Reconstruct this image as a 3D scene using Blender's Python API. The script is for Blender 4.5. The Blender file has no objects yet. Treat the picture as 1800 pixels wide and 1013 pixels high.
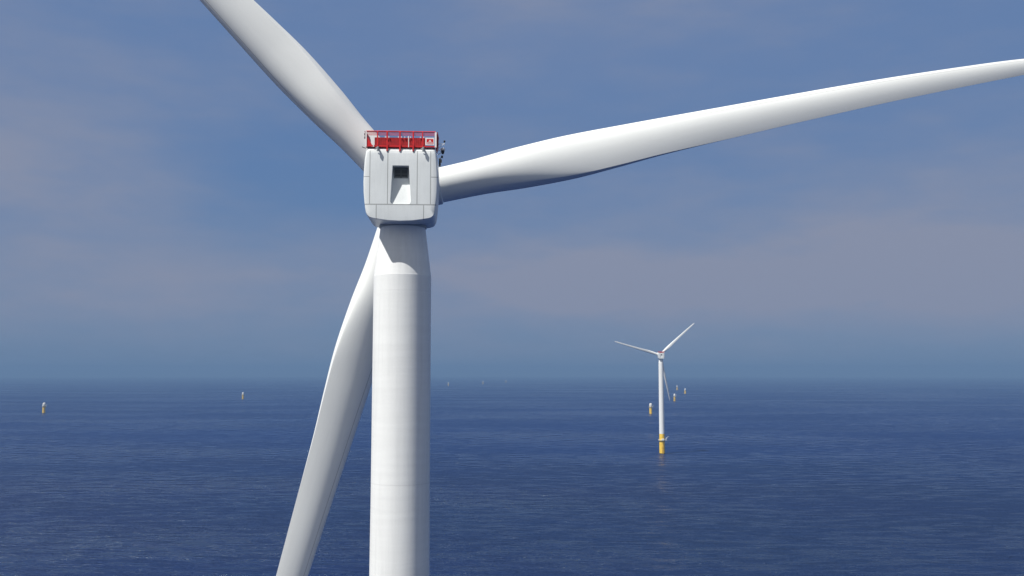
import bpy, bmesh, math, random
from mathutils import Vector, Matrix
import numpy as np
R = math.radians
random.seed(4)
sc = bpy.context.scene
COL = sc.collection

# ------------------------------------------------------------------ camera
CAM_H = 123.0
PITCH = R(5.04)
F = 1650.0                      # focal length in pixels of an 1800 px wide frame
cam_d = bpy.data.cameras.new('camera')
cam_d.sensor_width = 36.0
cam_d.lens = F / 1800 * 36
cam_d.clip_start = 0.5
cam_d.clip_end = 120000
cam = bpy.data.objects.new('camera', cam_d)
COL.objects.link(cam)
cam.location = (0, 0, CAM_H)
cam.rotation_euler = (R(90) + PITCH, 0, 0)
sc.camera = cam

def drop(d2):
    """the sea falls away with the curve of the earth"""
    return d2 / (2 * 7.3e6)

def at(px, py, Y):
    """point of the world seen at photo pixel px,py at the distance Y ahead"""
    u = (px - 900) / F
    v = -(py - 506.5) / F
    dy = math.cos(PITCH) - v * math.sin(PITCH)
    dz = math.sin(PITCH) + v * math.cos(PITCH)
    k = Y / dy
    return Vector((u * k, Y, CAM_H + dz * k))

def on_sea(px, py):
    p = at(px, py, 100.0)
    k = CAM_H / (CAM_H - p.z)
    for _ in range(5):
        d2 = (p.x * k) ** 2 + (100 * k) ** 2
        k = (CAM_H + drop(d2)) / (CAM_H - p.z)
    return Vector((p.x * k, 100 * k, -drop(d2)))

# ------------------------------------------------------------------ light, sky
SUN_AZ, SUN_EL = R(51), R(57)     # azimuth to the left of straight behind the camera
to_sun = Vector((-math.sin(SUN_AZ) * math.cos(SUN_EL), -math.cos(SUN_AZ) * math.cos(SUN_EL), math.sin(SUN_EL)))
sun_d = bpy.data.lights.new('sun', 'SUN')
sun_d.energy = 5.0
sun_d.angle = R(0.5)
sun_d.color = (1.0, 0.965, 0.90)
sun = bpy.data.objects.new('sun', sun_d)
COL.objects.link(sun)
sun.location = (0, 0, 400)
sun.rotation_euler = to_sun.to_track_quat('Z', 'Y').to_euler()

sc.view_settings.view_transform = 'Standard'
sc.view_settings.look = 'None'
sc.view_settings.gamma = 1
EXPO = 0.32
sc.view_settings.exposure = EXPO
sc.cycles.volume_bounces = 0
sc.cycles.max_bounces = 6
sc.cycles.use_denoising = True

K = 1 / 0.075
def lin(r_, g_, b_):
    return tuple(((c / 255 + 0.055) / 1.055) ** 2.4 * K / 2 ** EXPO for c in (r_, g_, b_)) + (1,)
SKY_TINT = (0.34, 0.49, 0.75, 1)
BLUE_LOW, BLUE_HIGH = lin(102, 130, 168), lin(99, 131, 177)
CLOUD = lin(137, 145.3, 168)
FILL_TOP, FILL_SKY = lin(116, 124, 138), lin(192, 193, 194)

class NT:
    """small helper to write node trees"""
    def __init__(s, tree):
        s.t = tree; s.n = tree.nodes; s.l = tree.links
    def new(s, typ, **kw):
        nd = s.n.new(typ)
        for k, v in kw.items():
            setattr(nd, k, v)
        return nd
    def put(s, sock, val):
        if isinstance(val, bpy.types.NodeSocket):
            s.l.new(val, sock)
        elif val is not None:
            sock.default_value = val
    def m(s, op, a, b=None, c=None, clamp=False):
        nd = s.new('ShaderNodeMath', operation=op, use_clamp=clamp)
        s.put(nd.inputs[0], a); s.put(nd.inputs[1], b); s.put(nd.inputs[2], c)
        return nd.outputs[0]
    def ramp(s, v, a, b, c=0.0, d=1.0, smooth=True):
        nd = s.new('ShaderNodeMapRange', interpolation_type='SMOOTHSTEP' if smooth else 'LINEAR')
        s.put(nd.inputs[0], v)
        for i, q in enumerate((a, b, c, d)):
            s.put(nd.inputs[i + 1], q)
        return nd.outputs[0]
    def mix(s, f, a, b, mode='MIX'):
        nd = s.new('ShaderNodeMix', data_type='RGBA', blend_type=mode)
        s.put(nd.inputs['Factor'], f)
        ca = [q for q in nd.inputs if q.name == 'A' and q.type == 'RGBA'][0]
        cb = [q for q in nd.inputs if q.name == 'B' and q.type == 'RGBA'][0]
        s.put(ca, a); s.put(cb, b)
        return [q for q in nd.outputs if q.type == 'RGBA'][0]
    def noise(s, vec, scale, detail=2.0, rough=0.5, dim='3D'):
        nd = s.new('ShaderNodeTexNoise', noise_dimensions=dim)
        s.put(nd.inputs['Vector'], vec)
        nd.inputs['Scale'].default_value = scale
        nd.inputs['Detail'].default_value = detail
        nd.inputs['Roughness'].default_value = rough
        return nd.outputs['Fac']
    def mapping(s, vec, scale=(1, 1, 1), loc=(0, 0, 0), rot=(0, 0, 0)):
        nd = s.new('ShaderNodeMapping')
        s.put(nd.inputs['Vector'], vec)
        nd.inputs['Scale'].default_value = scale
        nd.inputs['Location'].default_value = loc
        nd.inputs['Rotation'].default_value = rot
        return nd.outputs[0]

world = bpy.data.worlds.new('World')
sc.world = world
world.use_nodes = True
w = NT(world.node_tree)
w.n.clear()
sky = w.new('ShaderNodeTexSky', sky_type='NISHITA')
sky.sun_disc = False
sky.sun_elevation = SUN_EL
sky.sun_rotation = math.atan2(to_sun.x, to_sun.y)
sky.altitude = 100
sky.air_density = 1.2
sky.dust_density = 0.4
sky.ozone_density = 3.0
tc = w.new('ShaderNodeTexCoord')
gen = tc.outputs['Generated']
# thin veils of cloud on the blue, each a soft patch in its own direction, broken up by noise
sep = w.new('ShaderNodeSeparateXYZ'); w.put(sep.inputs[0], gen)
dx, dy, dz = sep.outputs
az = w.m('ARCTAN2', dx, dy)
v1 = w.mapping(gen, scale=(1.0, 1.0, 2.8), loc=(0.35, 0.2, 0.1))
n1 = w.noise(v1, 3.2, 4.0, 0.5)
v2 = w.mapping(gen, scale=(1.0, 1.0, 3.6), loc=(3.1, 1.7, 0.4))
n2 = w.noise(v2, 9.0, 5.0, 0.55)
nn = w.m('ADD', w.m('MULTIPLY', n1, 0.65), w.m('MULTIPLY', n2, 0.35))
patches = [  # azimuth, height, half widths, amount
    (-0.47, 0.19, 0.16, 0.06, 0.50), (-0.22, 0.20, 0.14, 0.06, -0.35), (-0.42, 0.075, 0.36, 0.04, 0.40),
    (0.38, 0.09, 0.46, 0.042, 0.80), (0.46, 0.15, 0.24, 0.05, 0.55),
    (0.05, 0.11, 0.16, 0.05, 0.45), (0.05, 0.36, 0.22, 0.06, 0.30),
    (1.3, 0.2, 0.5, 0.10, 0.7), (-1.3, 0.15, 0.5, 0.08, 0.7)]
tot = None
for a0, e0, sa, se, am in patches:
    qa = w.m('POWER', w.m('ABSOLUTE', w.m('DIVIDE', w.m('SUBTRACT', az, a0), sa)), 2.0)
    qe = w.m('POWER', w.m('ABSOLUTE', w.m('DIVIDE', w.m('SUBTRACT', dz, e0), se)), 2.0)
    g = w.m('MULTIPLY', w.m('EXPONENT', w.m('MULTIPLY', w.m('ADD', qa, qe), -1.0)), am)
    tot = g if tot is None else w.m('ADD', tot, g)
cover = w.m('MULTIPLY', tot, w.ramp(nn, 0.30, 0.68, 0.60, 1.15))
cover = w.m('ADD', cover, w.ramp(nn, 0.36, 0.70, 0.12, 0.55), clamp=True)
skyc = w.mix(1.0, sky.outputs[0], SKY_TINT, 'MULTIPLY')
# the blue is taken paler overhead and deeper low down than the clear model: thin high veil
colr = w.mix(0.78, skyc, w.mix(w.ramp(dz, 0.0, 0.40), BLUE_LOW, BLUE_HIGH))
colr = w.mix(cover, colr, CLOUD)
# unseen grey-white cloud overhead and behind, added as neutral fill light
brk = w.ramp(nn, 0.30, 0.60, 0.70, 1.0)
colr = w.mix(w.m('MULTIPLY', w.ramp(dz, 0.42, 0.72), brk), colr, FILL_TOP)
back = w.m('ADD', w.m('MULTIPLY', dy, -0.85), w.m('MULTIPLY', dx, -0.5))
colr = w.mix(w.m('MULTIPLY', w.ramp(back, -0.1, 0.6), brk), colr, FILL_SKY)
bg = w.new('ShaderNodeBackground')
w.put(bg.inputs['Color'], colr)
bg.inputs['Strength'].default_value = 0.075
wo = w.new('ShaderNodeOutputWorld')
w.l.new(bg.outputs[0], wo.inputs['Surface'])

# ------------------------------------------------------------------ materials
def mat(name):
    mt = bpy.data.materials.new(name)
    mt.use_nodes = True
    t = NT(mt.node_tree)
    t.n.clear()
    out = t.new('ShaderNodeOutputMaterial')
    b = t.new('ShaderNodeBsdfPrincipled')
    t.l.new(b.outputs[0], out.inputs['Surface'])
    return mt, t, b

def paint(name, col, rough=0.45, vary=0.06, scale=0.6, metal=0.0, spec=0.4):
    mt, t, b = mat(name)
    tc = t.new('ShaderNodeTexCoord')
    n = t.noise(tc.outputs['Object'], scale, 5.0, 0.6)
    k = t.ramp(n, 0.3, 0.7, 1.0 - vary, 1.0 + vary * 0.4)
    c = t.new('ShaderNodeVectorMath', operation='SCALE')
    c.inputs[0].default_value = col[:3]
    t.put(c.inputs['Scale'], k)
    t.put(b.inputs['Base Color'], c.outputs[0])
    b.inputs['Roughness'].default_value = rough
    b.inputs['Metallic'].default_value = metal
    b.inputs['Specular IOR Level'].default_value = spec
    return mt

def band(t, v, centre, half):
    """1 on a thin line of v round centre"""
    return t.ramp(t.m('ABSOLUTE', t.m('SUBTRACT', v, centre)), half, half * 0.4, 0.0, 1.0)

TOWER_TOP = 140.95
WHITE = (0.76, 0.775, 0.775)

def tower_material():
    mt, t, b = mat('tower_paint')
    tc = t.new('ShaderNodeTexCoord')
    s = t.new('ShaderNodeSeparateXYZ'); t.put(s.inputs[0], tc.outputs['Object'])
    z = s.outputs['Z']
    seam = None                                   # circumferential weld seams between the rolled cans
    fr = t.m('FRACT', t.m('MULTIPLY', z, 1 / 2.9))
    weld = t.ramp(t.m('ABSOLUTE', t.m('SUBTRACT', fr, 0.5)), 0.02, 0.006, 0.0, 1.0)
    n = t.noise(t.mapping(tc.outputs['Object'], scale=(0.12, 0.12, 1.6)), 1.0, 5.0, 0.65)
    n2 = t.noise(t.mapping(tc.outputs['Object'], scale=(1.8, 1.8, 0.07)), 1.0, 5.0, 0.65)
    can = t.new('ShaderNodeTexWhiteNoise', noise_dimensions='1D')          # each rolled can has its own tone
    t.put(can.inputs['W'], t.m('FLOOR', t.m('ADD', t.m('MULTIPLY', z, 1 / 2.9), 0.5)))
    k = t.m('ADD', t.ramp(n, 0.3, 0.7, 0.965, 1.01), t.ramp(n2, 0.42, 0.72, 0.0, -0.07))
    k = t.m('ADD', k, t.m('MULTIPLY', can.outputs['Value'], -0.014))
    k = t.m('SUBTRACT', k, t.m('MULTIPLY', weld, 0.02))
    for zc, am in ((TOWER_TOP - 8.1, 0.05), (109.3, 0.09), (60.0, 0.1)):
        k = t.m('SUBTRACT', k, t.m('MULTIPLY', band(t, z, zc, 0.08), am))
    c = t.new('ShaderNodeVectorMath', operation='SCALE')
    c.inputs[0].default_value = WHITE
    t.put(c.inputs['Scale'], k)
    t.put(b.inputs['Base Color'], c.outputs[0])
    b.inputs['Roughness'].default_value = 0.5
    b.inputs['Specular IOR Level'].default_value = 0.3
    bp = t.new('ShaderNodeBump')
    bp.inputs['Distance'].default_value = 0.03
    bp.inputs['Strength'].default_value = 0.5
    t.put(bp.inputs['Height'], n)
    t.put(b.inputs['Normal'], bp.outputs[0])
    return mt

def nacelle_material():
    mt, t, b = mat('nacelle_shell_paint')
    tc = t.new('ShaderNodeTexCoord')
    s = t.new('ShaderNodeSeparateXYZ'); t.put(s.inputs[0], tc.outputs['Object'])
    x, y, z = s.outputs
    rear = t.m('LESS_THAN', y, -4.1)
    up = t.m('GREATER_THAN', z, -2.5)
    dn = t.m('LESS_THAN', z, -2.5)
    top = t.m('LESS_THAN', z, 4.12)
    g = t.m('MULTIPLY', band(t, z, -2.5, 0.10), 1.0)
    for xc in (-3.72, -1.57, 2.0, 3.62):
        g = t.m('MAXIMUM', g, t.m('MULTIPLY', t.m('MULTIPLY', band(t, x, xc, 0.075), up), top))
    for xc in (-2.9, 2.8):
        g = t.m('MAXIMUM', g, t.m('MULTIPLY', band(t, x, xc, 0.075), dn))
    side = t.m('GREATER_THAN', t.m('ABSOLUTE', x), 3.68)
    g = t.m('MAXIMUM', g, t.m('MULTIPLY', band(t, z, 0.9, 0.07), side))
    g = t.m('MAXIMUM', g, t.m('MULTIPLY', band(t, z, 4.12, 0.06), 0.6))
    g = t.m('MULTIPLY', g, rear)
    gs = t.m('MULTIPLY', t.m('MAXIMUM', band(t, y, -1.2, 0.07), band(t, y, 2.2, 0.07)), t.m('SUBTRACT', 1.0, rear))
    g = t.m('MAXIMUM', g, gs)
    n = t.noise(tc.outputs['Object'], 0.45, 5.0, 0.6)
    n2 = t.noise(t.mapping(tc.outputs['Object'], scale=(3.0, 3.0, 0.3)), 1.0, 4.0, 0.6)
    k = t.m('ADD', t.ramp(n, 0.3, 0.7, 0.95, 1.02), t.ramp(n2, 0.4, 0.75, 0.0, -0.05))
    k = t.m('MULTIPLY', k, t.m('SUBTRACT', 1.0, t.m('MULTIPLY', g, 0.5)))
    c = t.new('ShaderNodeVectorMath', operation='SCALE')
    c.inputs[0].default_value = (0.70, 0.735, 0.745)
    t.put(c.inputs['Scale'], k)
    t.put(b.inputs['Base Color'], c.outputs[0])
    b.inputs['Roughness'].default_value = 0.42
    return mt

def blade_material():
    mt, t, b = mat('blade_gelcoat')
    tc = t.new('ShaderNodeTexCoord')
    s = t.new('ShaderNodeSeparateXYZ'); t.put(s.inputs[0], tc.outputs['UV'])
    u, v = s.outputs['X'], s.outputs['Y']          # u: span 0..1, v: fraction of the chord from the leading edge
    line = t.m('MULTIPLY', band(t, v, 0.155, 0.012), t.ramp(u, 0.05, 0.10, 0.0, 1.0))
    o = tc.outputs['Object']
    n = t.noise(t.mapping(o, scale=(0.06, 0.5, 0.7)), 1.0, 5.0, 0.6)
    n2 = t.noise(t.mapping(o, scale=(0.25, 1.0, 2.5), loc=(4, 2, 1)), 1.0, 6.0, 0.7)
    k = t.m('ADD', t.ramp(n, 0.3, 0.7, 0.965, 1.01), t.ramp(n2, 0.55, 0.8, 0.0, -0.05))
    spots = t.noise(t.mapping(o, scale=(1.2, 2.0, 2.0), loc=(2, 7, 3)), 1.0, 5.0, 0.75)
    k = t.m('SUBTRACT', k, t.m('MULTIPLY', t.ramp(spots, 0.63, 0.72, 0.0, 0.22), t.ramp(u, 0.16, 0.07, 0.0, 1.0)))
    edge = t.m('MULTIPLY', t.ramp(v, 0.02, 0.004, 0.0, 1.0), t.ramp(n2, 0.40, 0.62, 0.0, 0.22))       # worn leading edge
    k = t.m('SUBTRACT', k, edge)
    k = t.m('SUBTRACT', k, t.m('MULTIPLY', line, 0.38))
    c = t.new('ShaderNodeVectorMath', operation='SCALE')
    c.inputs[0].default_value = (0.75, 0.77, 0.765)
    t.put(c.inputs['Scale'], k)
    t.put(b.inputs['Base Color'], c.outputs[0])
    b.inputs['Roughness'].default_value = 0.38
    b.inputs['Specular IOR Level'].default_value = 0.35
    return mt

M = dict(
    tower=tower_material(), nacelle=nacelle_material(), blade=blade_material(),
    white=paint('white_coating', WHITE, 0.45),
    hub=paint('hub_paint', (0.66, 0.69, 0.70), 0.45),
    grey=paint('grey_metal', (0.30, 0.32, 0.34), 0.5),
    steel=paint('galvanised_steel', (0.50, 0.52, 0.53), 0.45, 0.12, 3.0, 0.3),
    dark=paint('black_plastic', (0.02, 0.022, 0.025), 0.5),
    louvre=paint('dark_louvre', (0.10, 0.115, 0.12), 0.5),
    red=paint('signal_red_paint', (0.62, 0.018, 0.02), 0.42, 0.15, 2.0),
    redpanel=paint('red_panel', (0.36, 0.010, 0.014), 0.5, 0.25, 2.5),
    signwhite=paint('sign_white', (0.82, 0.78, 0.77), 0.5, 0.05),
    yellow=paint('yellow_marine_paint', (0.85, 0.56, 0.06), 0.5, 0.18, 0.35),
    cover=paint('white_cover_sheet', (0.62, 0.62, 0.60), 0.6, 0.1, 1.0),
    growth=paint('splash_zone_stain', (0.10, 0.085, 0.03), 0.7, 0.3, 1.5),
    ink=paint('grey_ink', (0.16, 0.17, 0.18), 0.6),
)

# ------------------------------------------------------------------ mesh helpers
def obj(name, bm, m, parent=None, smooth=False, angle=None):
    me = bpy.data.meshes.new(name)
    bm.normal_update()
    bm.to_mesh(me); bm.free()
    me.materials.append(M[m] if isinstance(m, str) else m)
    if smooth:
        me.polygons.foreach_set('use_smooth', [True] * len(me.polygons))
        if angle:
            me.set_sharp_from_angle(angle=R(angle))
    o = bpy.data.objects.new(name, me)
    COL.objects.link(o)
    if parent: o.parent = parent
    return o

def tag(o, label=None, cat=None, group=None, kind=None):
    if label: o['label'] = label
    if cat: o['category'] = cat
    if group: o['group'] = group
    if kind: o['kind'] = kind
    return o

def empty(name, loc=(0, 0, 0), rz=0):
    o = bpy.data.objects.new(name, None)
    o.empty_display_size = 2
    COL.objects.link(o)
    o.location = loc; o.rotation_euler = (0, 0, rz)
    return o

def box(bm, lo, hi, mtx=None):
    vs = []
    for x in (lo[0], hi[0]):
        for y in (lo[1], hi[1]):
            for z in (lo[2], hi[2]):
                p = Vector((x, y, z))
                vs.append(bm.verts.new(mtx @ p if mtx else p))
    for f in ((0, 1, 3, 2), (4, 6, 7, 5), (0, 4, 5, 1), (2, 3, 7, 6), (0, 2, 6, 4), (1, 5, 7, 3)):
        bm.faces.new([vs[i] for i in f])

def tube(bm, a, b, r, seg=8, r2=None):
    a, b = Vector(a), Vector(b)
    r2 = r if r2 is None else r2
    d = (b - a).normalized()
    q = d.to_track_quat('Z', 'Y').to_matrix()
    rings = []
    for p, rr in ((a, r), (b, r2)):
        rings.append([bm.verts.new(p + q @ Vector((rr * math.cos(2 * math.pi * i / seg), rr * math.sin(2 * math.pi * i / seg), 0))) for i in range(seg)])
    for i in range(seg):
        j = (i + 1) % seg
        bm.faces.new((rings[0][i], rings[0][j], rings[1][j], rings[1][i]))
    bm.faces.new(rings[0][::-1]); bm.faces.new(rings[1])

def lathe(bm, prof, seg=64, mtx=None, caps=True):
    rings = []
    for r, z in prof:
        ring = []
        for i in range(seg):
            a = 2 * math.pi * i / seg
            p = Vector((r * math.cos(a), r * math.sin(a), z))
            ring.append(bm.verts.new(mtx @ p if mtx else p))
        rings.append(ring)
    for k in range(len(rings) - 1):
        for i in range(seg):
            j = (i + 1) % seg
            bm.faces.new((rings[k][i], rings[k][j], rings[k + 1][j], rings[k + 1][i]))
    if caps:
        bm.faces.new(rings[0][::-1]); bm.faces.new(rings[-1])

def interp(tab, x):
    return float(np.interp(x, [a for a, _ in tab], [b for _, b in tab]))

def smooth_tab(tab):
    """monotone cubic through a table"""
    xs = np.array([a for a, _ in tab], float); ys = np.array([b for _, b in tab], float)
    h = np.diff(xs); d = np.diff(ys) / h
    m = np.zeros(len(xs)); m[0] = d[0]; m[-1] = d[-1]
    for i in range(1, len(xs) - 1):
        m[i] = 0 if d[i - 1] * d[i] <= 0 else 2 / (1 / d[i - 1] + 1 / d[i])
    def f(x):
        i = int(min(max(np.searchsorted(xs, x) - 1, 0), len(xs) - 2))
        t = (x - xs[i]) / h[i]
        t = min(max(t, 0), 1)
        return ((2*t**3 - 3*t*t + 1) * ys[i] + (t**3 - 2*t*t + t) * h[i] * m[i]
                + (-2*t**3 + 3*t*t) * ys[i+1] + (t**3 - t*t) * h[i] * m[i+1])
    return f

# ------------------------------------------------------------------ turbine
HUB_REAR_Z = 145.55      # middle of the nacelle's rear face above the sea
SHEAR = 0.115           # the nacelle rises towards the rotor
ROTOR_Y = 7.3
NAC_Y = -0.7             # the nacelle's own origin behind the tower axis
ROTOR_Z = 146.95
TILT = R(6)
BLADE_R = 94.0

def spanwise(tab):
    """stations measured along an 88 m span, set on the real one"""
    return smooth_tab([(4.5 + (r_ - 4.5) * (BLADE_R - 4.5) / 83.5, v_) for r_, v_ in tab])
LE = spanwise([(4.5, 2.35), (9, 2.42), (15, 2.85), (22, 3.12), (30, 2.98), (41, 2.72), (52, 2.5), (62, 2.3), (75, 1.85), (84, 1.38), (87.2, 0.85), (88, 0.25)])
TE = spanwise([(4.5, -2.35), (10, -2.42), (15.5, -2.75), (21, -2.88), (27, -2.62), (33, -2.25), (43, -1.9), (52, -1.58), (65, -1.2), (76, -1.02), (84, -0.9), (87.2, -0.5), (88, -0.15)])
TWIST = spanwise([(4.5, 24), (12, 24), (22, 20), (35, 15.5), (50, 12.5), (70, 9.5), (88, 6)])
TC = spanwise([(4.5, 1.0), (10, 0.86), (15, 0.62), (22, 0.42), (32, 0.31), (45, 0.25), (65, 0.2), (88, 0.16)])
TEH = spanwise([(4.5, 1.3), (12, 1.0), (19, 0.66), (27, 0.42), (34, 0.22), (43, 0.02), (88, 0.008)])
MIXC = spanwise([(4.5, 1.0), (7, 0.97), (13, 0.6), (20, 0.12), (25, 0.0), (88, 0.0)])

def section(r, sag=0.0):
    c = (LE(r) - TE(r)) / math.cos(R(TWIST(r)) * 0.8 * (1 - MIXC(r))); mid = (LE(r) + TE(r)) / 2
    tc_, te, b = TC(r), TEH(r), MIXC(r)
    tw = R(TWIST(r))
    pre = 3.6 * (r / BLADE_R) ** 2.2
    NS, NT_ = 26, 3
    dl = 0.34
    pts = []
    phis = [(math.pi - dl) * i / NS for i in range(NS + 1)]
    phis += [math.pi - dl + 2 * dl * i / (NT_ + 1) for i in range(1, NT_ + 1)]
    phis += [math.pi + dl + (math.pi - dl) * i / NS for i in range(NS)]
    for ph in phis:
        ce, cn = math.cos(ph), math.sin(ph)                # circle
        if ph <= math.pi - dl or ph >= math.pi + dl:
            q = ph if ph <= math.pi else 2 * math.pi - ph
            u = (1 - math.cos(q * math.pi / (math.pi - dl))) / 2
            s = 1 if ph <= math.pi else -1
            h = (1.4845 * math.sqrt(u) - 0.63 * u - 1.758 * u * u + 1.4215 * u**3 - 0.5075 * u**4) * tc_ * c
            camber = 0.035 * c * math.sin(math.pi * u ** 0.9)
            nn = s * (h * (1 - 0.0) + te * u ** 1.3) * (0.98 if s > 0 else 0.9) + camber
            ee = 1 - 2 * u
        else:
            s = (math.pi - ph) / dl
            u = 1.0; ee = -1.0; nn = s * te * (0.98 if s > 0 else 0.9)
        e = (b * ce + (1 - b) * ee) * c / 2
        n = b * cn * (c / 2) + (1 - b) * nn
        # twist: leading edge away from the tower side (+Y)
        e2 = e * math.cos(tw) + n * math.sin(tw) * 1.0
        y2 = -n * math.cos(tw) + e * math.sin(tw)
        pts.append((Vector((r, y2 + pre, mid + e2 + sag * r * r)), u))
    return pts, NS, NT_

def blade_mesh(sag):
    rs = list(np.concatenate([np.linspace(4.5, 30, 46), np.linspace(30.8, 84, 50), np.linspace(84.8, BLADE_R - 0.1, 20)]))
    bm = bmesh.new()
    uvl = bm.loops.layers.uv.new('UVMap')
    rings = []
    for r in rs:
        pts, NS, NTE = section(r, sag)
        rings.append([(bm.verts.new(p), r / BLADE_R, u) for p, u in pts])
    N = len(rings[0])
    sharp = []
    for k in range(len(rings) - 1):
        for i in range(N):
            j = (i + 1) % N
            q = (rings[k][i], rings[k + 1][i], rings[k + 1][j], rings[k][j])
            f = bm.faces.new([a[0] for a in q]); f.smooth = True
            pressure = i >= NS
            for lp, a in zip(f.loops, q):
                lp[uvl].uv = (a[1], a[2] + (2 if pressure else 0))
    bm.faces.new([a[0] for a in rings[-1]][::1])
    bm.faces.new([a[0] for a in rings[0]][::-1])
    bm.edges.ensure_lookup_table()
    for k in range(len(rings) - 1):
        if rs[k] < 13: continue
        for i in (NS, NS + NTE + 1):
            e = bm.edges.get((rings[k][i][0], rings[k + 1][i][0]))
            if e: e.smooth = False
    bmesh.ops.recalc_face_normals(bm, faces=bm.faces)
    me = bpy.data.meshes.new('blade')
    bm.to_mesh(me); bm.free()
    me.materials.append(M['blade'])
    return me

def blade_markings_bm():
    """a short line of small stamped characters on the downwind side of the root"""
    bm = bmesh.new()
    def surf(r, e_frac):
        pts, NS, _ = section(r)
        i = int(e_frac * NS)
        a, b = pts[i][0], pts[i + 1][0]
        t = e_frac * NS - i
        p = a.lerp(b, t); n = (b - a).cross(Vector((1, 0, 0))).normalized()
        if n.y > 0: n = -n
        return p + n * 0.012
    x = 6.1
    for ch in (.10, .11, .09, .12, .10, .12, .11, .10):
        if ch is None:
            x += 0.16; continue
        for (u0, u1, v0, v1) in ((0, ch + 0.05, .405, .414),):
            q = [surf(x + u0, v0), surf(x + u1, v0), surf(x + u1, v1), surf(x + u0, v1)]
            bm.faces.new([bm.verts.new(p) for p in q])
        x += ch + 0.0499
    bmesh.ops.remove_doubles(bm, verts=bm.verts, dist=0.003)
    return bm


def rotor_matrix(theta):
    return Matrix.Translation((0, ROTOR_Y, ROTOR_Z)) @ Matrix.Rotation(TILT, 4, 'X') @ Matrix.Rotation(-theta, 4, 'Y')

HALF = [(0, 4.5), (1.5, 4.5), (3.0, 4.5), (3.9, 4.5), (4.1, 4.44), (4.19, 4.28), (4.25, 4.0), (4.40, 3.0), (4.49, 1.6), (4.52, 0.3), (4.48, -1.0), (4.38, -2.1), (4.28, -2.9), (4.15, -3.5), (3.98, -3.86), (3.76, -4.06), (3.4, -4.18), (2.8, -4.28), (1.5, -4.46), (0, -4.52)]
OUTL = HALF + [(-x, z) for x, z in HALF[-2:0:-1]]

def nacelle_bm():
    bm = bmesh.new()
    st = [(-4.72, 0.55, 0.0), (-4.70, 0.85, 0.08), (-4.66, 0.955, 0.20), (-4.62, 0.975, 0.20), (-4.54, 0.989, 0.14), (-4.42, 0.997, 0.05), (-4.25, 1.0, 0.0),
          (-1.0, 1.0, 0.0), (2.0, 1.0, 0.0), (2.9, 0.985, 0.0), (3.15, 0.95, 0), (3.2, 0.90, 0)]
    rings = []
    for y, s, cut in st:
        ring = []
        for x, z in OUTL:
            zz = z * s
            if z > 4.2: zz -= cut                       # rounded top edge over the rear face
            sh = SHEAR if z > 0 else SHEAR * max(0.0, 1 + z / 3.0)   # the belly stays level
            if z < -3.3 and s > 0.9:                        # crisp lower edge
                k = 1 - (1 - s) * 0.3
                ring.append(bm.verts.new((x * k, y, z * k + (y + 4.6) * sh)))
                continue
            ring.append(bm.verts.new((x * s, y, zz + (y + 4.6) * sh)))
        rings.append(ring)
    n = len(OUTL)
    for k in range(len(rings) - 1):
        for i in range(n):
            j = (i + 1) % n
            bm.faces.new((rings[k][i], rings[k][j], rings[k + 1][j], rings[k + 1][i]))
    bm.faces.new(rings[0][::-1]); bm.faces.new(rings[-1])
    bmesh.ops.recalc_face_normals(bm, faces=bm.faces)
    return bm

def recess_cutter_bm():
    """wedge: deep at the top, running out at the bottom; corners of the foot rounded"""
    bm = bmesh.new()
    front = [(-1.02, 2.3), (-1.30, -2.15), (-1.2, -2.36), (-1.02, -2.44), (1.04, -2.44), (1.22, -2.36), (1.31, -2.15), (1.00, 2.3)]
    def depth(z): return 0.14 + (z + 2.44) / 4.74 * 1.2
    a = [bm.verts.new((x, -5.3, z)) for x, z in front]
    b = [bm.verts.new((x * 0.93, -4.66 + depth(z), z)) for x, z in front]
    m = len(a)
    for i in range(m):
        j = (i + 1) % m
        bm.faces.new((a[i], a[j], b[j], b[i]))
    bm.faces.new(a); bm.faces.new(b[::-1])
    bmesh.ops.recalc_face_normals(bm, faces=bm.faces)
    return bm

def build_nacelle(parent):
    shell = obj('nacelle', nacelle_bm(), 'nacelle')
    cutter = obj('recess_shape', recess_cutter_bm(), 'white')
    md = shell.modifiers.new('cut', 'BOOLEAN')
    md.operation = 'DIFFERENCE'; md.object = cutter; md.solver = 'EXACT'
    dg = bpy.context.evaluated_depsgraph_get()
    me = bpy.data.meshes.new_from_object(shell.evaluated_get(dg))
    shell.modifiers.clear()
    shell.data = me
    if not me.materials: me.materials.append(M['nacelle'])
    me.polygons.foreach_set('use_smooth', [True] * len(me.polygons))
    me.set_sharp_from_angle(angle=R(32))
    bpy.data.objects.remove(cutter)
    shell.parent = parent
    shell.location = (0, NAC_Y, HUB_REAR_Z)
    # dark ventilation opening in the recess, with blades
    bm = bmesh.new()
    box(bm, (-0.86, -3.62, 0.92), (0.80, -3.40, 2.22))
    fr = obj('vent', bm, 'dark', shell)
    bm = bmesh.new()
    for z0, z1 in ((0.95, 1.05), (1.42, 1.52), (2.0, 2.16)):
        box(bm, (-0.80, -3.70, z0), (0.76, -3.63, z1))
    for x0, x1 in ((-0.86, -0.74), (-0.10, 0.04), (0.70, 0.80)):
        box(bm, (x0, -3.72, 0.93), (x1, -3.702, 2.18))
    obj('vent_frame', bm, 'louvre', shell)
    bm = bmesh.new()
    for k in range(7):
        z = 1.10 + k * 0.14
        box(bm, (-0.78, -3.66, z), (0.74, -3.64, z + 0.05))
    obj('vent_slats', bm, 'louvre', shell)
    # yaw collar between nacelle and tower
    bm = bmesh.new()
    lathe(bm, [(2.86, TOWER_TOP - 0.02 - HUB_REAR_Z), (2.98, TOWER_TOP - 0.02 - HUB_REAR_Z), (2.98, -3.9)], 64, Matrix.Translation((0, -NAC_Y, 0)), caps=False)
    obj('yaw_collar', bm, 'grey', shell, True, 40)
    return shell

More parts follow.
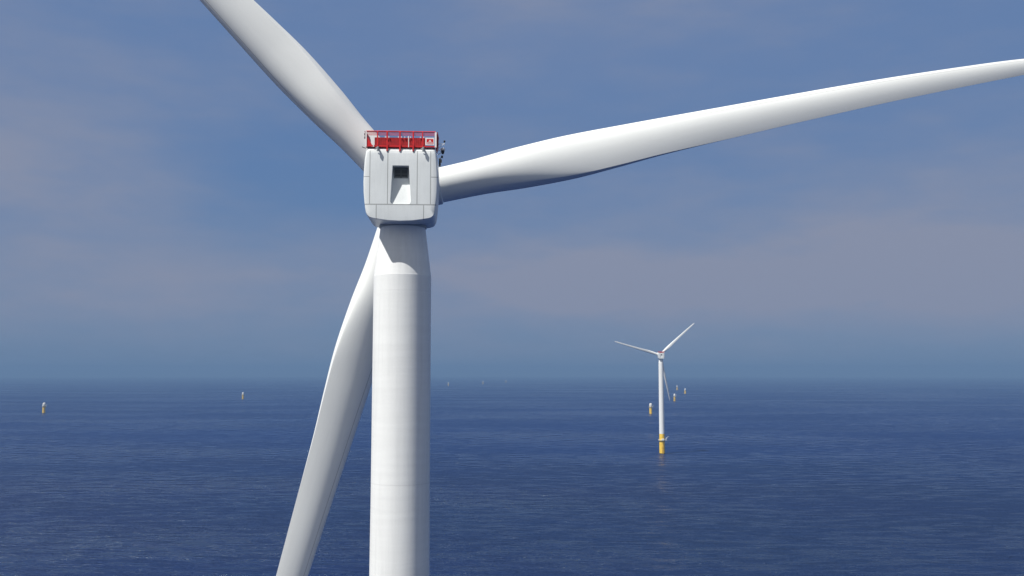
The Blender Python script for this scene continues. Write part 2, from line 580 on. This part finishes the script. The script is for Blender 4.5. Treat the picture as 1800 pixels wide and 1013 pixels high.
def build_roof(parent):
    """red helicopter hoist platform on the roof"""
    base = 4.56
    def zr(y): return (y + 4.6) * SHEAR
    yb = -4.62
    # rails and posts of the rear barrier
    bm = bmesh.new()
    tube(bm, (-4.2, yb, 6.52), (4.2, yb, 6.52), 0.075)
    for zw in (6.42, 6.27, 6.18, 6.02):
        tube(bm, (-4.2, yb, zw), (4.2, yb, zw), 0.018, 6)
    tube(bm, (-4.2, yb, 6.10), (4.2, yb, 6.10), 0.02, 6)
    tube(bm, (-4.2, yb, 6.34), (4.2, yb, 6.34), 0.02, 6)
    box(bm, (-4.2, yb - 0.05, base + 0.06), (4.2, yb + 0.05, base + 0.22))
    for x in (-2.85, 2.62):
        box(bm, (x - 0.07, yb - 0.12, base), (x + 0.07, yb - 0.02, 6.5))
    for x in (-1.68, -0.13, 1.48):
        box(bm, (x - 0.09, yb - 0.17, 4.12), (x + 0.09, yb - 0.06, 6.5))
        box(bm, (x - 0.085, yb - 0.15, 4.05), (x + 0.085, yb + 0.3, 4.12))
    # triangular gusset at one corner
    g = [(-4.14, 5.95), (-4.14, base + 0.1), (-3.42, base + 0.1)]
    a = [bm.verts.new((x, yb - 0.03, z)) for x, z in g]; b = [bm.verts.new((x, yb + 0.03, z)) for x, z in g]
    for i in range(3):
        j = (i + 1) % 3
        bm.faces.new((a[i], a[j], b[j], b[i]))
    bm.faces.new(a[::-1]); bm.faces.new(b)
    rail = obj('roof_railing', bm, 'red', parent)
    rail.location = (0, NAC_Y, HUB_REAR_Z)
    for x, wd in ((-4.24, 0.08), (4.20, 0.11), (-3.33, 0.05), (0.92, 0.045)):
        bm = bmesh.new()
        box(bm, (x - wd, yb - 0.10, base + 0.02), (x + wd, yb - 0.055, 6.45 if abs(x) > 4 else 5.95))
        obj('white_post', bm, 'signwhite', rail)
                                                  # pale fittings clipped along the top of the inner panel
    for x in (-1.98, -1.83, -1.55, -0.38, -0.02, 0.4, 0.8, 1.1, 2.3, 2.72):
        bm = bmesh.new()
        box(bm, (x - 0.05, -3.9, 5.93), (x + 0.05, -3.8, 6.10))
        obj('panel_clip', bm, 'signwhite', rail)
    # solid inner panel of the platform, corrugated
    bm = bmesh.new()
    xs = np.arange(-3.25, 2.85, 0.12)
    prev = None
    for i, x in enumerate(xs):
        y = -3.72 + (0.012 if i % 2 else 0)
        cur = (bm.verts.new((x, y, base + 0.1)), bm.verts.new((x, y, 5.98)))
        if prev: bm.faces.new((prev[0], cur[0], cur[1], prev[1]))
        prev = cur
    box(bm, (-3.3, -3.68, base + 0.0), (2.9, -3.62, 6.0))
    obj('windbreak_panel', bm, 'redpanel', rail)
    # side barriers running to the rotor, leaning out a little
    for sx in (-1, 1):
        bm = bmesh.new()
        y0, y1 = -4.5, 1.6
        q = []
        for xo in (4.16, 4.24):
            for (y, z) in ((y0, base), (y1, base), (y1, 6.3), (y0, 6.3)):
                x = xo + (0.14 if z > 5 else 0)
                q.append(bm.verts.new((sx * x, y, z + zr(y))))
        for f in ((0, 1, 2, 3), (7, 6, 5, 4), (0, 4, 5, 1), (1, 5, 6, 2), (2, 6, 7, 3), (3, 7, 4, 0)):
            bm.faces.new([q[i] for i in f])
        for y in np.arange(y0 + 0.5, y1, 1.4):
            tube(bm, (sx * 4.27, y, base + zr(y)), (sx * 4.42, y, 6.5 + zr(y)), 0.05, 6)
        tube(bm, (sx * 4.40, y0, 6.5), (sx * 4.40, y1, 6.5 + zr(y1)), 0.06, 6)
        bmesh.ops.recalc_face_normals(bm, faces=bm.faces)
        obj('side_barrier', bm, 'redpanel', rail)
    # deck
    bm = bmesh.new()
    q = []
    for y in (-4.5, 2.9):
        for x in (-4.1, 4.1):
            q += [bm.verts.new((x, y, base - 0.02 + zr(y))), bm.verts.new((x, y, base + 0.05 + zr(y)))]
    for f in ((0, 2, 6, 4), (1, 5, 7, 3), (0, 1, 3, 2), (4, 6, 7, 5), (0, 4, 5, 1), (2, 3, 7, 6)):
        bm.faces.new([q[i] for i in f])
    obj('deck', bm, 'redpanel', rail)
    # warning sign
    bm = bmesh.new()
    box(bm, (2.94, yb - 0.09, base + 0.30), (4.02, yb - 0.055, 5.78))
    sign = obj('warning_sign', bm, 'signwhite', rail)
    bm = bmesh.new()
    box(bm, (3.10, yb - 0.10, base + 0.42), (3.92, yb - 0.092, 5.62))
    obj('sign_face', bm, 'red', sign)
    bm = bmesh.new()
    tri = [(3.32, 5.28), (3.70, 5.28), (3.51, 5.52)]
    bm.faces.new([bm.verts.new((x, yb - 0.105, z)) for x, z in tri])
    for x0, x1 in ((3.16, 3.28), (3.32, 3.40), (3.44, 3.54), (3.58, 3.70), (3.74, 3.84)):
        bm.faces.new([bm.verts.new((x, yb - 0.105, z)) for x, z in ((x0, 5.04), (x1, 5.04), (x1, 5.18), (x0, 5.18))])
    obj('sign_symbol', bm, 'signwhite', sign)
    # two lamps hanging at the rear edge
    for x in (-2.78, 2.72):
        bm = bmesh.new()
        box(bm, (x - 0.10, yb - 0.55, 4.42), (x + 0.10, yb + 0.3, 4.52))
        tube(bm, (x, yb - 0.42, 4.42), (x, yb - 0.42, 3.98), 0.16, 12, 0.13)
        tube(bm, (x - 0.28, yb - 0.30, 4.36), (x + 0.02, yb - 0.40, 4.36), 0.05, 8)
        obj('lamp', bm, 'grey', parent).location = (0, NAC_Y, HUB_REAR_Z)
    # weather instruments and aerials on the side
    def part(name, m, parent, *shapes, smooth=False):
        bm = bmesh.new()
        for f, a in shapes:
            f(bm, *a)
        o = obj(name, bm, m, parent, smooth, 40 if smooth else None)
        if parent.type != 'MESH': o.location = (0, NAC_Y, HUB_REAR_Z)
        return o
    m1 = part('instrument_arm', 'steel', parent, (tube, ((4.3, -1.0, 5.9), (5.2, -1.0, 5.95), 0.035, 6)),
              (tube, ((4.35, -1.0, 5.3), (5.2, -1.0, 6.0), 0.03, 6)), (tube, ((5.2, -1.0, 5.7), (5.2, -1.0, 6.2), 0.03, 6)))
    part('wind_sensor', 'dark', m1, (lathe, ([(0.08, 6.12), (0.12, 6.2), (0.13, 6.3), (0.05, 6.4)], 12, Matrix.Translation((5.2, -1.0, 0)))))
    m2 = part('instrument_arm', 'steel', parent, (tube, ((4.3, -1.0, 4.5), (4.95, -1.0, 4.9), 0.045, 6)), (tube, ((4.3, -1.0, 5.2), (4.95, -1.0, 4.9), 0.035, 6)))
    part('satellite_dome', 'white', m2, (lathe, ([(0.20, 5.06), (0.30, 5.10), (0.30, 5.30), (0.16, 5.42)], 16, Matrix.Translation((5.0, -1.0, 0)))), smooth=True)
    part('dome_bracket', 'dark', m2, (lathe, ([(0.10, 4.62), (0.16, 4.72), (0.22, 4.95), (0.20, 5.05)], 14, Matrix.Translation((5.0, -1.0, 0)))))
    m3 = part('instrument_arm', 'steel', parent, (tube, ((4.35, 1.5, 4.6), (4.85, 1.5, 4.75), 0.045, 6)))
    part('wind_sensor', 'dark', m3, (lathe, ([(0.10, 4.7), (0.14, 4.8), (0.12, 5.0)], 12, Matrix.Translation((4.85, 1.5, 0)))))
    part('aerial', 'steel', parent, (tube, ((4.42, 0.0, 5.2), (4.42, 0.0, 6.65), 0.03, 6)))
    part('junction_box', 'dark', parent, (box, ((4.42, 2.5, 3.9), (4.66, 3.0, 4.9))))
    part('junction_box', 'dark', parent, (box, ((4.42, 3.6, 4.6), (4.78, 3.9, 5.0))))
    for (z, y) in ((6.15, -4.0), (5.75, -4.0)):
        part('aviation_light', 'dark', parent, (box, ((-4.52, y - 0.1, z), (-4.36, y + 0.1, z + 0.24))))
    part('corner_bracket', 'dark', parent, (tube, ((-4.75, -4.4, 4.62), (-4.30, -4.4, 4.45), 0.05, 6)))

def build_substructure(parent, covered=False):
    """yellow pile, service platform, davit crane, yellow upper ring"""
    bm = bmesh.new()
    lathe(bm, [(4.1, 1.2), (4.1, 19.8)], 48)
    pile = obj('foundation_pile', bm, 'yellow', parent, True, 40)
    bm = bmesh.new()
    lathe(bm, [(4.1, -3.0), (4.1, 1.2)], 48, caps=False)
    obj('splash_zone', bm, 'growth', pile, True, 40)
    bm = bmesh.new()
    for a in (R(-120), R(-60)):                   # boat landing with ladder
        x, y = 5.2 * math.cos(a), 5.2 * math.sin(a)
    for dx in (-0.9, 0.9):
        tube(bm, (dx, -5.1, -2.0), (dx, -5.1, 12.0), 0.2, 8)
        for z in (1.5, 6, 11):
            tube(bm, (dx, -5.1, z), (dx, -3.9, z), 0.15, 8)
    for k in range(34):
        tube(bm, (-0.35, -4.7, k * 0.55), (0.35, -4.7, k * 0.55), 0.03, 5)
    tube(bm, (-0.35, -4.7, -1), (-0.35, -4.7, 19.5), 0.05, 6); tube(bm, (0.35, -4.7, -1), (0.35, -4.7, 19.5), 0.05, 6)
    obj('boat_landing', bm, 'yellow', pile)
    bm = bmesh.new()
    lathe(bm, [(4.0, 19.85), (5.7, 19.85), (5.7, 20.25), (4.0, 20.25)], 32, caps=False)
    box(bm, (3.0, -3.0, 19.86), (7.4, 1.0, 20.24))
    plat = obj('service_platform', bm, 'steel', parent)
    bm = bmesh.new()
    n = 24
    for i in range(n):
        a = 2 * math.pi * i / n; a2 = 2 * math.pi * (i + 1) / n
        p = Vector((5.6 * math.cos(a), 5.6 * math.sin(a), 20.25)); q = Vector((5.6 * math.cos(a2), 5.6 * math.sin(a2), 20.25))
        tube(bm, p, p + Vector((0, 0, 1.2)), 0.06, 5)
        tube(bm, p + Vector((0, 0, 1.2)), q + Vector((0, 0, 1.2)), 0.06, 5)
        tube(bm, p + Vector((0, 0, .6)), q + Vector((0, 0, .6)), 0.05, 5)
    obj('platform_railing', bm, 'white', plat)
    bm = bmesh.new()
    tube(bm, (5.6, -2.4, 20.25), (5.6, -2.4, 23.4), 0.38, 10)
    tube(bm, (5.6, -2.4, 23.2), (9.3, -3.4, 26.2), 0.32, 8, 0.2)
    tube(bm, (5.6, -2.4, 22.0), (7.2, -2.8, 24.2), 0.16, 8)
    tube(bm, (9.2, -3.4, 26.1), (9.2, -3.4, 23.5), 0.04, 5)
    obj('davit_crane', bm, 'white', plat)
    bm = bmesh.new()
    if not covered:
        box(bm, (-1.0, -5.4, 20.3), (2.2, -4.05, 22.6))
        obj('equipment_cabinet', bm, 'white', plat)
        bm = bmesh.new()
        lathe(bm, [(4.02, 20.27), (4.0, 29.5)], 48)
        obj('transition_piece', bm, 'yellow', parent, True, 40)
        bm = bmesh.new()
        box(bm, (-0.55, -4.08, 20.3), (0.55, -3.9, 22.7))
        obj('tower_door', bm, 'grey', parent)
    else:
        box(bm, (-2.6, -5.3, 20.3), (-0.6, -4.1, 22.4))
        obj('equipment_cabinet', bm, 'white', plat)
        bm = bmesh.new()
        lathe(bm, [(4.02, 20.27), (4.02, 22.5)], 48)
        obj('transition_piece', bm, 'yellow', parent, True, 40)
        bm = bmesh.new()
        lathe(bm, [(4.35, 22.2), (4.3, 26.8), (4.0, 28.4), (3.2, 29.8), (1.9, 30.7), (0.4, 31.1)], 32)
        obj('protective_cover', bm, 'cover', parent, True, 50)

def build_turbine():
    root = empty('wind_turbine')
    build_substructure(root)
    bm = bmesh.new()
    prof = [(3.98, 29.5), (3.98, 30), (3.62, 107), (3.60, TOWER_TOP - 6.15), (3.58, TOWER_TOP - 6.05), (2.86, TOWER_TOP - 0.25), (2.86, TOWER_TOP)]
    lathe(bm, prof, 160)
    tw = obj('tower', bm, 'tower', root, True, 3)
    nac = build_nacelle(root)
    build_roof(root)
    # generator ring in front of the nacelle
    G = Matrix.Translation((0, 0, 0)) @ Matrix.Rotation(R(-90), 4, 'X')
    def along(y0z):   # lathe along +Y, tilted with the shaft
        return Matrix.Translation((0, ROTOR_Y, ROTOR_Z)) @ Matrix.Rotation(TILT, 4, 'X') @ Matrix.Rotation(R(-90), 4, 'X')
    bm = bmesh.new()
    lathe(bm, [(3.2, -5.6), (3.3, -4.95), (4.0, -4.8), (4.05, -4.6), (4.05, -2.75), (3.9, -2.55), (2.7, -2.4)], 64, along(0))
    obj('generator', bm, 'hub', root, True, 35)
    bm = bmesh.new()
    lathe(bm, [(2.6, -2.38), (3.0, -2.2), (3.35, -1.2), (3.4, 0.0), (3.2, 1.4), (2.6, 2.8), (1.6, 3.7), (0.3, 4.1)], 48, along(0))
    hub = obj('hub', bm, 'hub', root, True, 35)
    for k in range(3):
        bm = bmesh.new()
        mt = rotor_matrix(R(120 * k + ROT0)) @ Matrix.Rotation(R(90), 4, 'Y')
        lathe(bm, [(2.40, 2.2), (2.52, 2.6), (2.58, 4.3), (2.46, 4.46), (2.3, 4.46)], 48, mt)
        c = obj('blade_collar', bm, 'hub', hub, True, 35)
        c['theta'] = k
    for k in range(3):
        b = bpy.data.objects.new('blade', blade_mesh(-1.5e-4 * math.cos(R(ROT0 + 120 * k))))   # each blade hangs a little under its weight
        COL.objects.link(b)
        b.parent = root
        b.matrix_local = rotor_matrix(R(ROT0 + 120 * k))
        if k == 0:
            mk = obj('blade_marking', blade_markings_bm(), 'ink', b)
    return root

def copy_tree(o, parent=None):
    c = o.copy(); COL.objects.link(c); c.parent = parent
    for ch in [q for q in bpy.data.objects if q.parent == o]:
        copy_tree(ch, c)
    return c

ROT0 = 12.9
main = build_turbine()
tb = at(706.8, 560, 117.7)
main.location = (tb.x, tb.y, 0)
main.rotation_euler = (0, 0, R(3.0))
tag(main, 'big white wind turbine close to the camera with red railing on its nacelle roof', 'wind turbine', 'wind turbines of the offshore wind farm')

far = copy_tree(main)
fp = on_sea(1164, 798)
far.location = fp
far.rotation_euler = (0, 0, R(2.0))
tag(far, 'small distant white wind turbine on a yellow foundation standing in the sea', 'wind turbine', 'wind turbines of the offshore wind farm')
DROT = R(30.0)                  # its rotor stands 30 degrees further round
C = Matrix.Translation((0, ROTOR_Y, ROTOR_Z)) @ Matrix.Rotation(TILT, 4, 'X')
D = C @ Matrix.Rotation(-DROT, 4, 'Y') @ C.inverted()
for ch in far.children:
    if ch.name.startswith('blade') or ch.name.startswith('hub'):
        ch.matrix_local = D @ ch.matrix_basis
    if ch.name.startswith('blade'):
        ch.scale = (0.76, 0.7, 0.7)

# ------------------------------------------------------------------ foundations waiting for their towers
spots = [
    (1144, 728.3, 'yellow foundation with white cap just left of the distant turbine tower', 10),
    (1186, 705.8, 'nearest of the three capped foundations right of the distant turbine, yellow below its white cap', -20),
    (1190.3, 686.2, 'farthest and palest of the three capped foundations right of the distant turbine', 35),
    (1204.5, 693.0, 'rightmost capped foundation, small and pale, right of the distant turbine', -60),
    (77, 726.7, 'leftmost capped foundation, yellow and white, alone near the left edge of the sea', 15),
    (427, 702.3, 'small capped foundation alone on the sea left of the big turbine blade', -35),
    (788, 678.6, 'tiny foundation near the horizon just right of the big tower', 20),
    (849, 675.6, 'tiny foundation near the horizon, middle one of the three right of the big tower', 80),
    (889.5, 673.6, 'tiny foundation near the horizon, rightmost of the three right of the big tower', -10),
]
proto = None
for i, (x, y, lab, rz) in enumerate(spots):
    if proto is None:
        proto = empty('turbine_foundation')
        build_substructure(proto, True)
        o = proto
    else:
        o = copy_tree(proto)
    p = on_sea(x, y)
    o.location = p
    o.rotation_euler = (0, 0, R(rz))
    tag(o, lab, 'foundation', 'capped turbine foundations waiting for their towers')

# ------------------------------------------------------------------ sea
def sea_material():
    mt, t, b = mat('sea_water')
    tc = t.new('ShaderNodeTexCoord')
    o = tc.outputs['Object']
    def wave(scale, stretch, rot, detail, loc):
        v = t.mapping(o, scale=(1 / stretch, 1, 1), rot=(0, 0, R(rot)), loc=loc)
        return t.noise(v, scale, detail, 0.55)
    swell = wave(1 / 60, 2.6, 6, 2.0, (12, 5, 0))
    chop = wave(1 / 15, 2.8, -7, 3.0, (3, 55, 0))
    small = wave(1 / 6.0, 2.4, 9, 4.0, (7, 1, 0))
    rip = wave(1 / 2.0, 1.6, -20, 3.0, (1, 8, 0))
    gust = t.ramp(t.noise(t.mapping(o, scale=(0.35, 1, 1), rot=(0, 0, R(5))), 1 / 260, 4.0, 0.6), 0.32, 0.66, 0.55, 1.15)
    ridge = t.m('SUBTRACT', 1.0, t.m('ABSOLUTE', t.m('MULTIPLY', t.m('SUBTRACT', small, 0.5), 3.0)))   # sharp crests
    h = t.m('MULTIPLY', swell, 8.0)
    h = t.m('ADD', h, t.m('MULTIPLY', chop, 9.0))
    h = t.m('ADD', h, t.m('MULTIPLY', t.m('MULTIPLY', ridge, gust), 1.8))
    h = t.m('ADD', h, t.m('MULTIPLY', t.m('MULTIPLY', rip, gust), 2.4))
    bp = t.new('ShaderNodeBump')
    bp.inputs['Distance'].default_value = 1.0
    bp.inputs['Strength'].default_value = 1.0
    t.put(bp.inputs['Height'], h)
    t.put(b.inputs['Normal'], bp.outputs[0])
    big = t.noise(t.mapping(o, scale=(0.5, 1, 1)), 1 / 900, 3.0, 0.5)
    c = t.mix(t.ramp(big, 0.35, 0.65), (0.0014, 0.011, 0.068, 1), (0.0026, 0.015, 0.060, 1))
    sp = t.new('ShaderNodeSeparateXYZ'); t.put(sp.inputs[0], o)
    off = t.ramp(t.m('ADD', sp.outputs['Y'], t.m('MULTIPLY', big, 900.0)), 1200, 2300)      # bluer further out: cloud shade painted into the water colour
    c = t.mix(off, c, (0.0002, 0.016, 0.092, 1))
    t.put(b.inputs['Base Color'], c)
    # capillary ripples roughen the water in streaks and wind patches
    st1 = t.noise(t.mapping(o, scale=(1 / 2.8, 1, 1), rot=(0, 0, R(-3)), loc=(50, 20, 0)), 1 / 13.0, 6.0, 0.66)
    st2 = t.noise(t.mapping(o, scale=(0.4, 1, 1), rot=(0, 0, R(4)), loc=(9, 70, 0)), 1 / 330, 4.0, 0.6)
    q = t.m('ADD', t.m('MULTIPLY', st1, 0.62), t.m('MULTIPLY', st2, 0.38))
    t.put(b.inputs['Roughness'], t.ramp(q, 0.43, 0.55, 0.17, 0.56))
    b.inputs['IOR'].default_value = 1.333
    b.inputs['Specular Tint'].default_value = (0.75, 0.92, 1.0, 1)
    return mt

bm = bmesh.new()
S = 30000
rings = []
NA = 120
for rr in list(np.linspace(150, 3000, 12)) + list(np.linspace(3500, S, 50)):
    rings.append([bm.verts.new((rr * math.cos(2 * math.pi * i / NA), rr * math.sin(2 * math.pi * i / NA), -drop(rr * rr))) for i in range(NA)])
bm.faces.new(rings[0])
for a, b in zip(rings, rings[1:]):
    for i in range(NA):
        j = (i + 1) % NA
        bm.faces.new((a[i], b[i], b[j], a[j]))
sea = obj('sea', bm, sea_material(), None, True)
sea['kind'] = 'structure'

# ------------------------------------------------------------------ haze
mt = bpy.data.materials.new('sea_haze')
mt.use_nodes = True
t = NT(mt.node_tree); t.n.clear()
out = t.new('ShaderNodeOutputMaterial')
pv = t.new('ShaderNodeVolumePrincipled')
pv.inputs['Color'].default_value = (0.20, 0.335, 0.56, 1)
pv.inputs['Density'].default_value = 1.2e-4
pv.inputs['Anisotropy'].default_value = 0.0
t.l.new(pv.outputs[0], out.inputs['Volume'])
bm = bmesh.new()
box(bm, (-S - 500, -S - 500, -drop(S * S) - 5), (S + 500, S + 500, 245))
bmesh.ops.recalc_face_normals(bm, faces=bm.faces)
hz = obj('haze', bm, mt)
hz['kind'] = 'stuff'
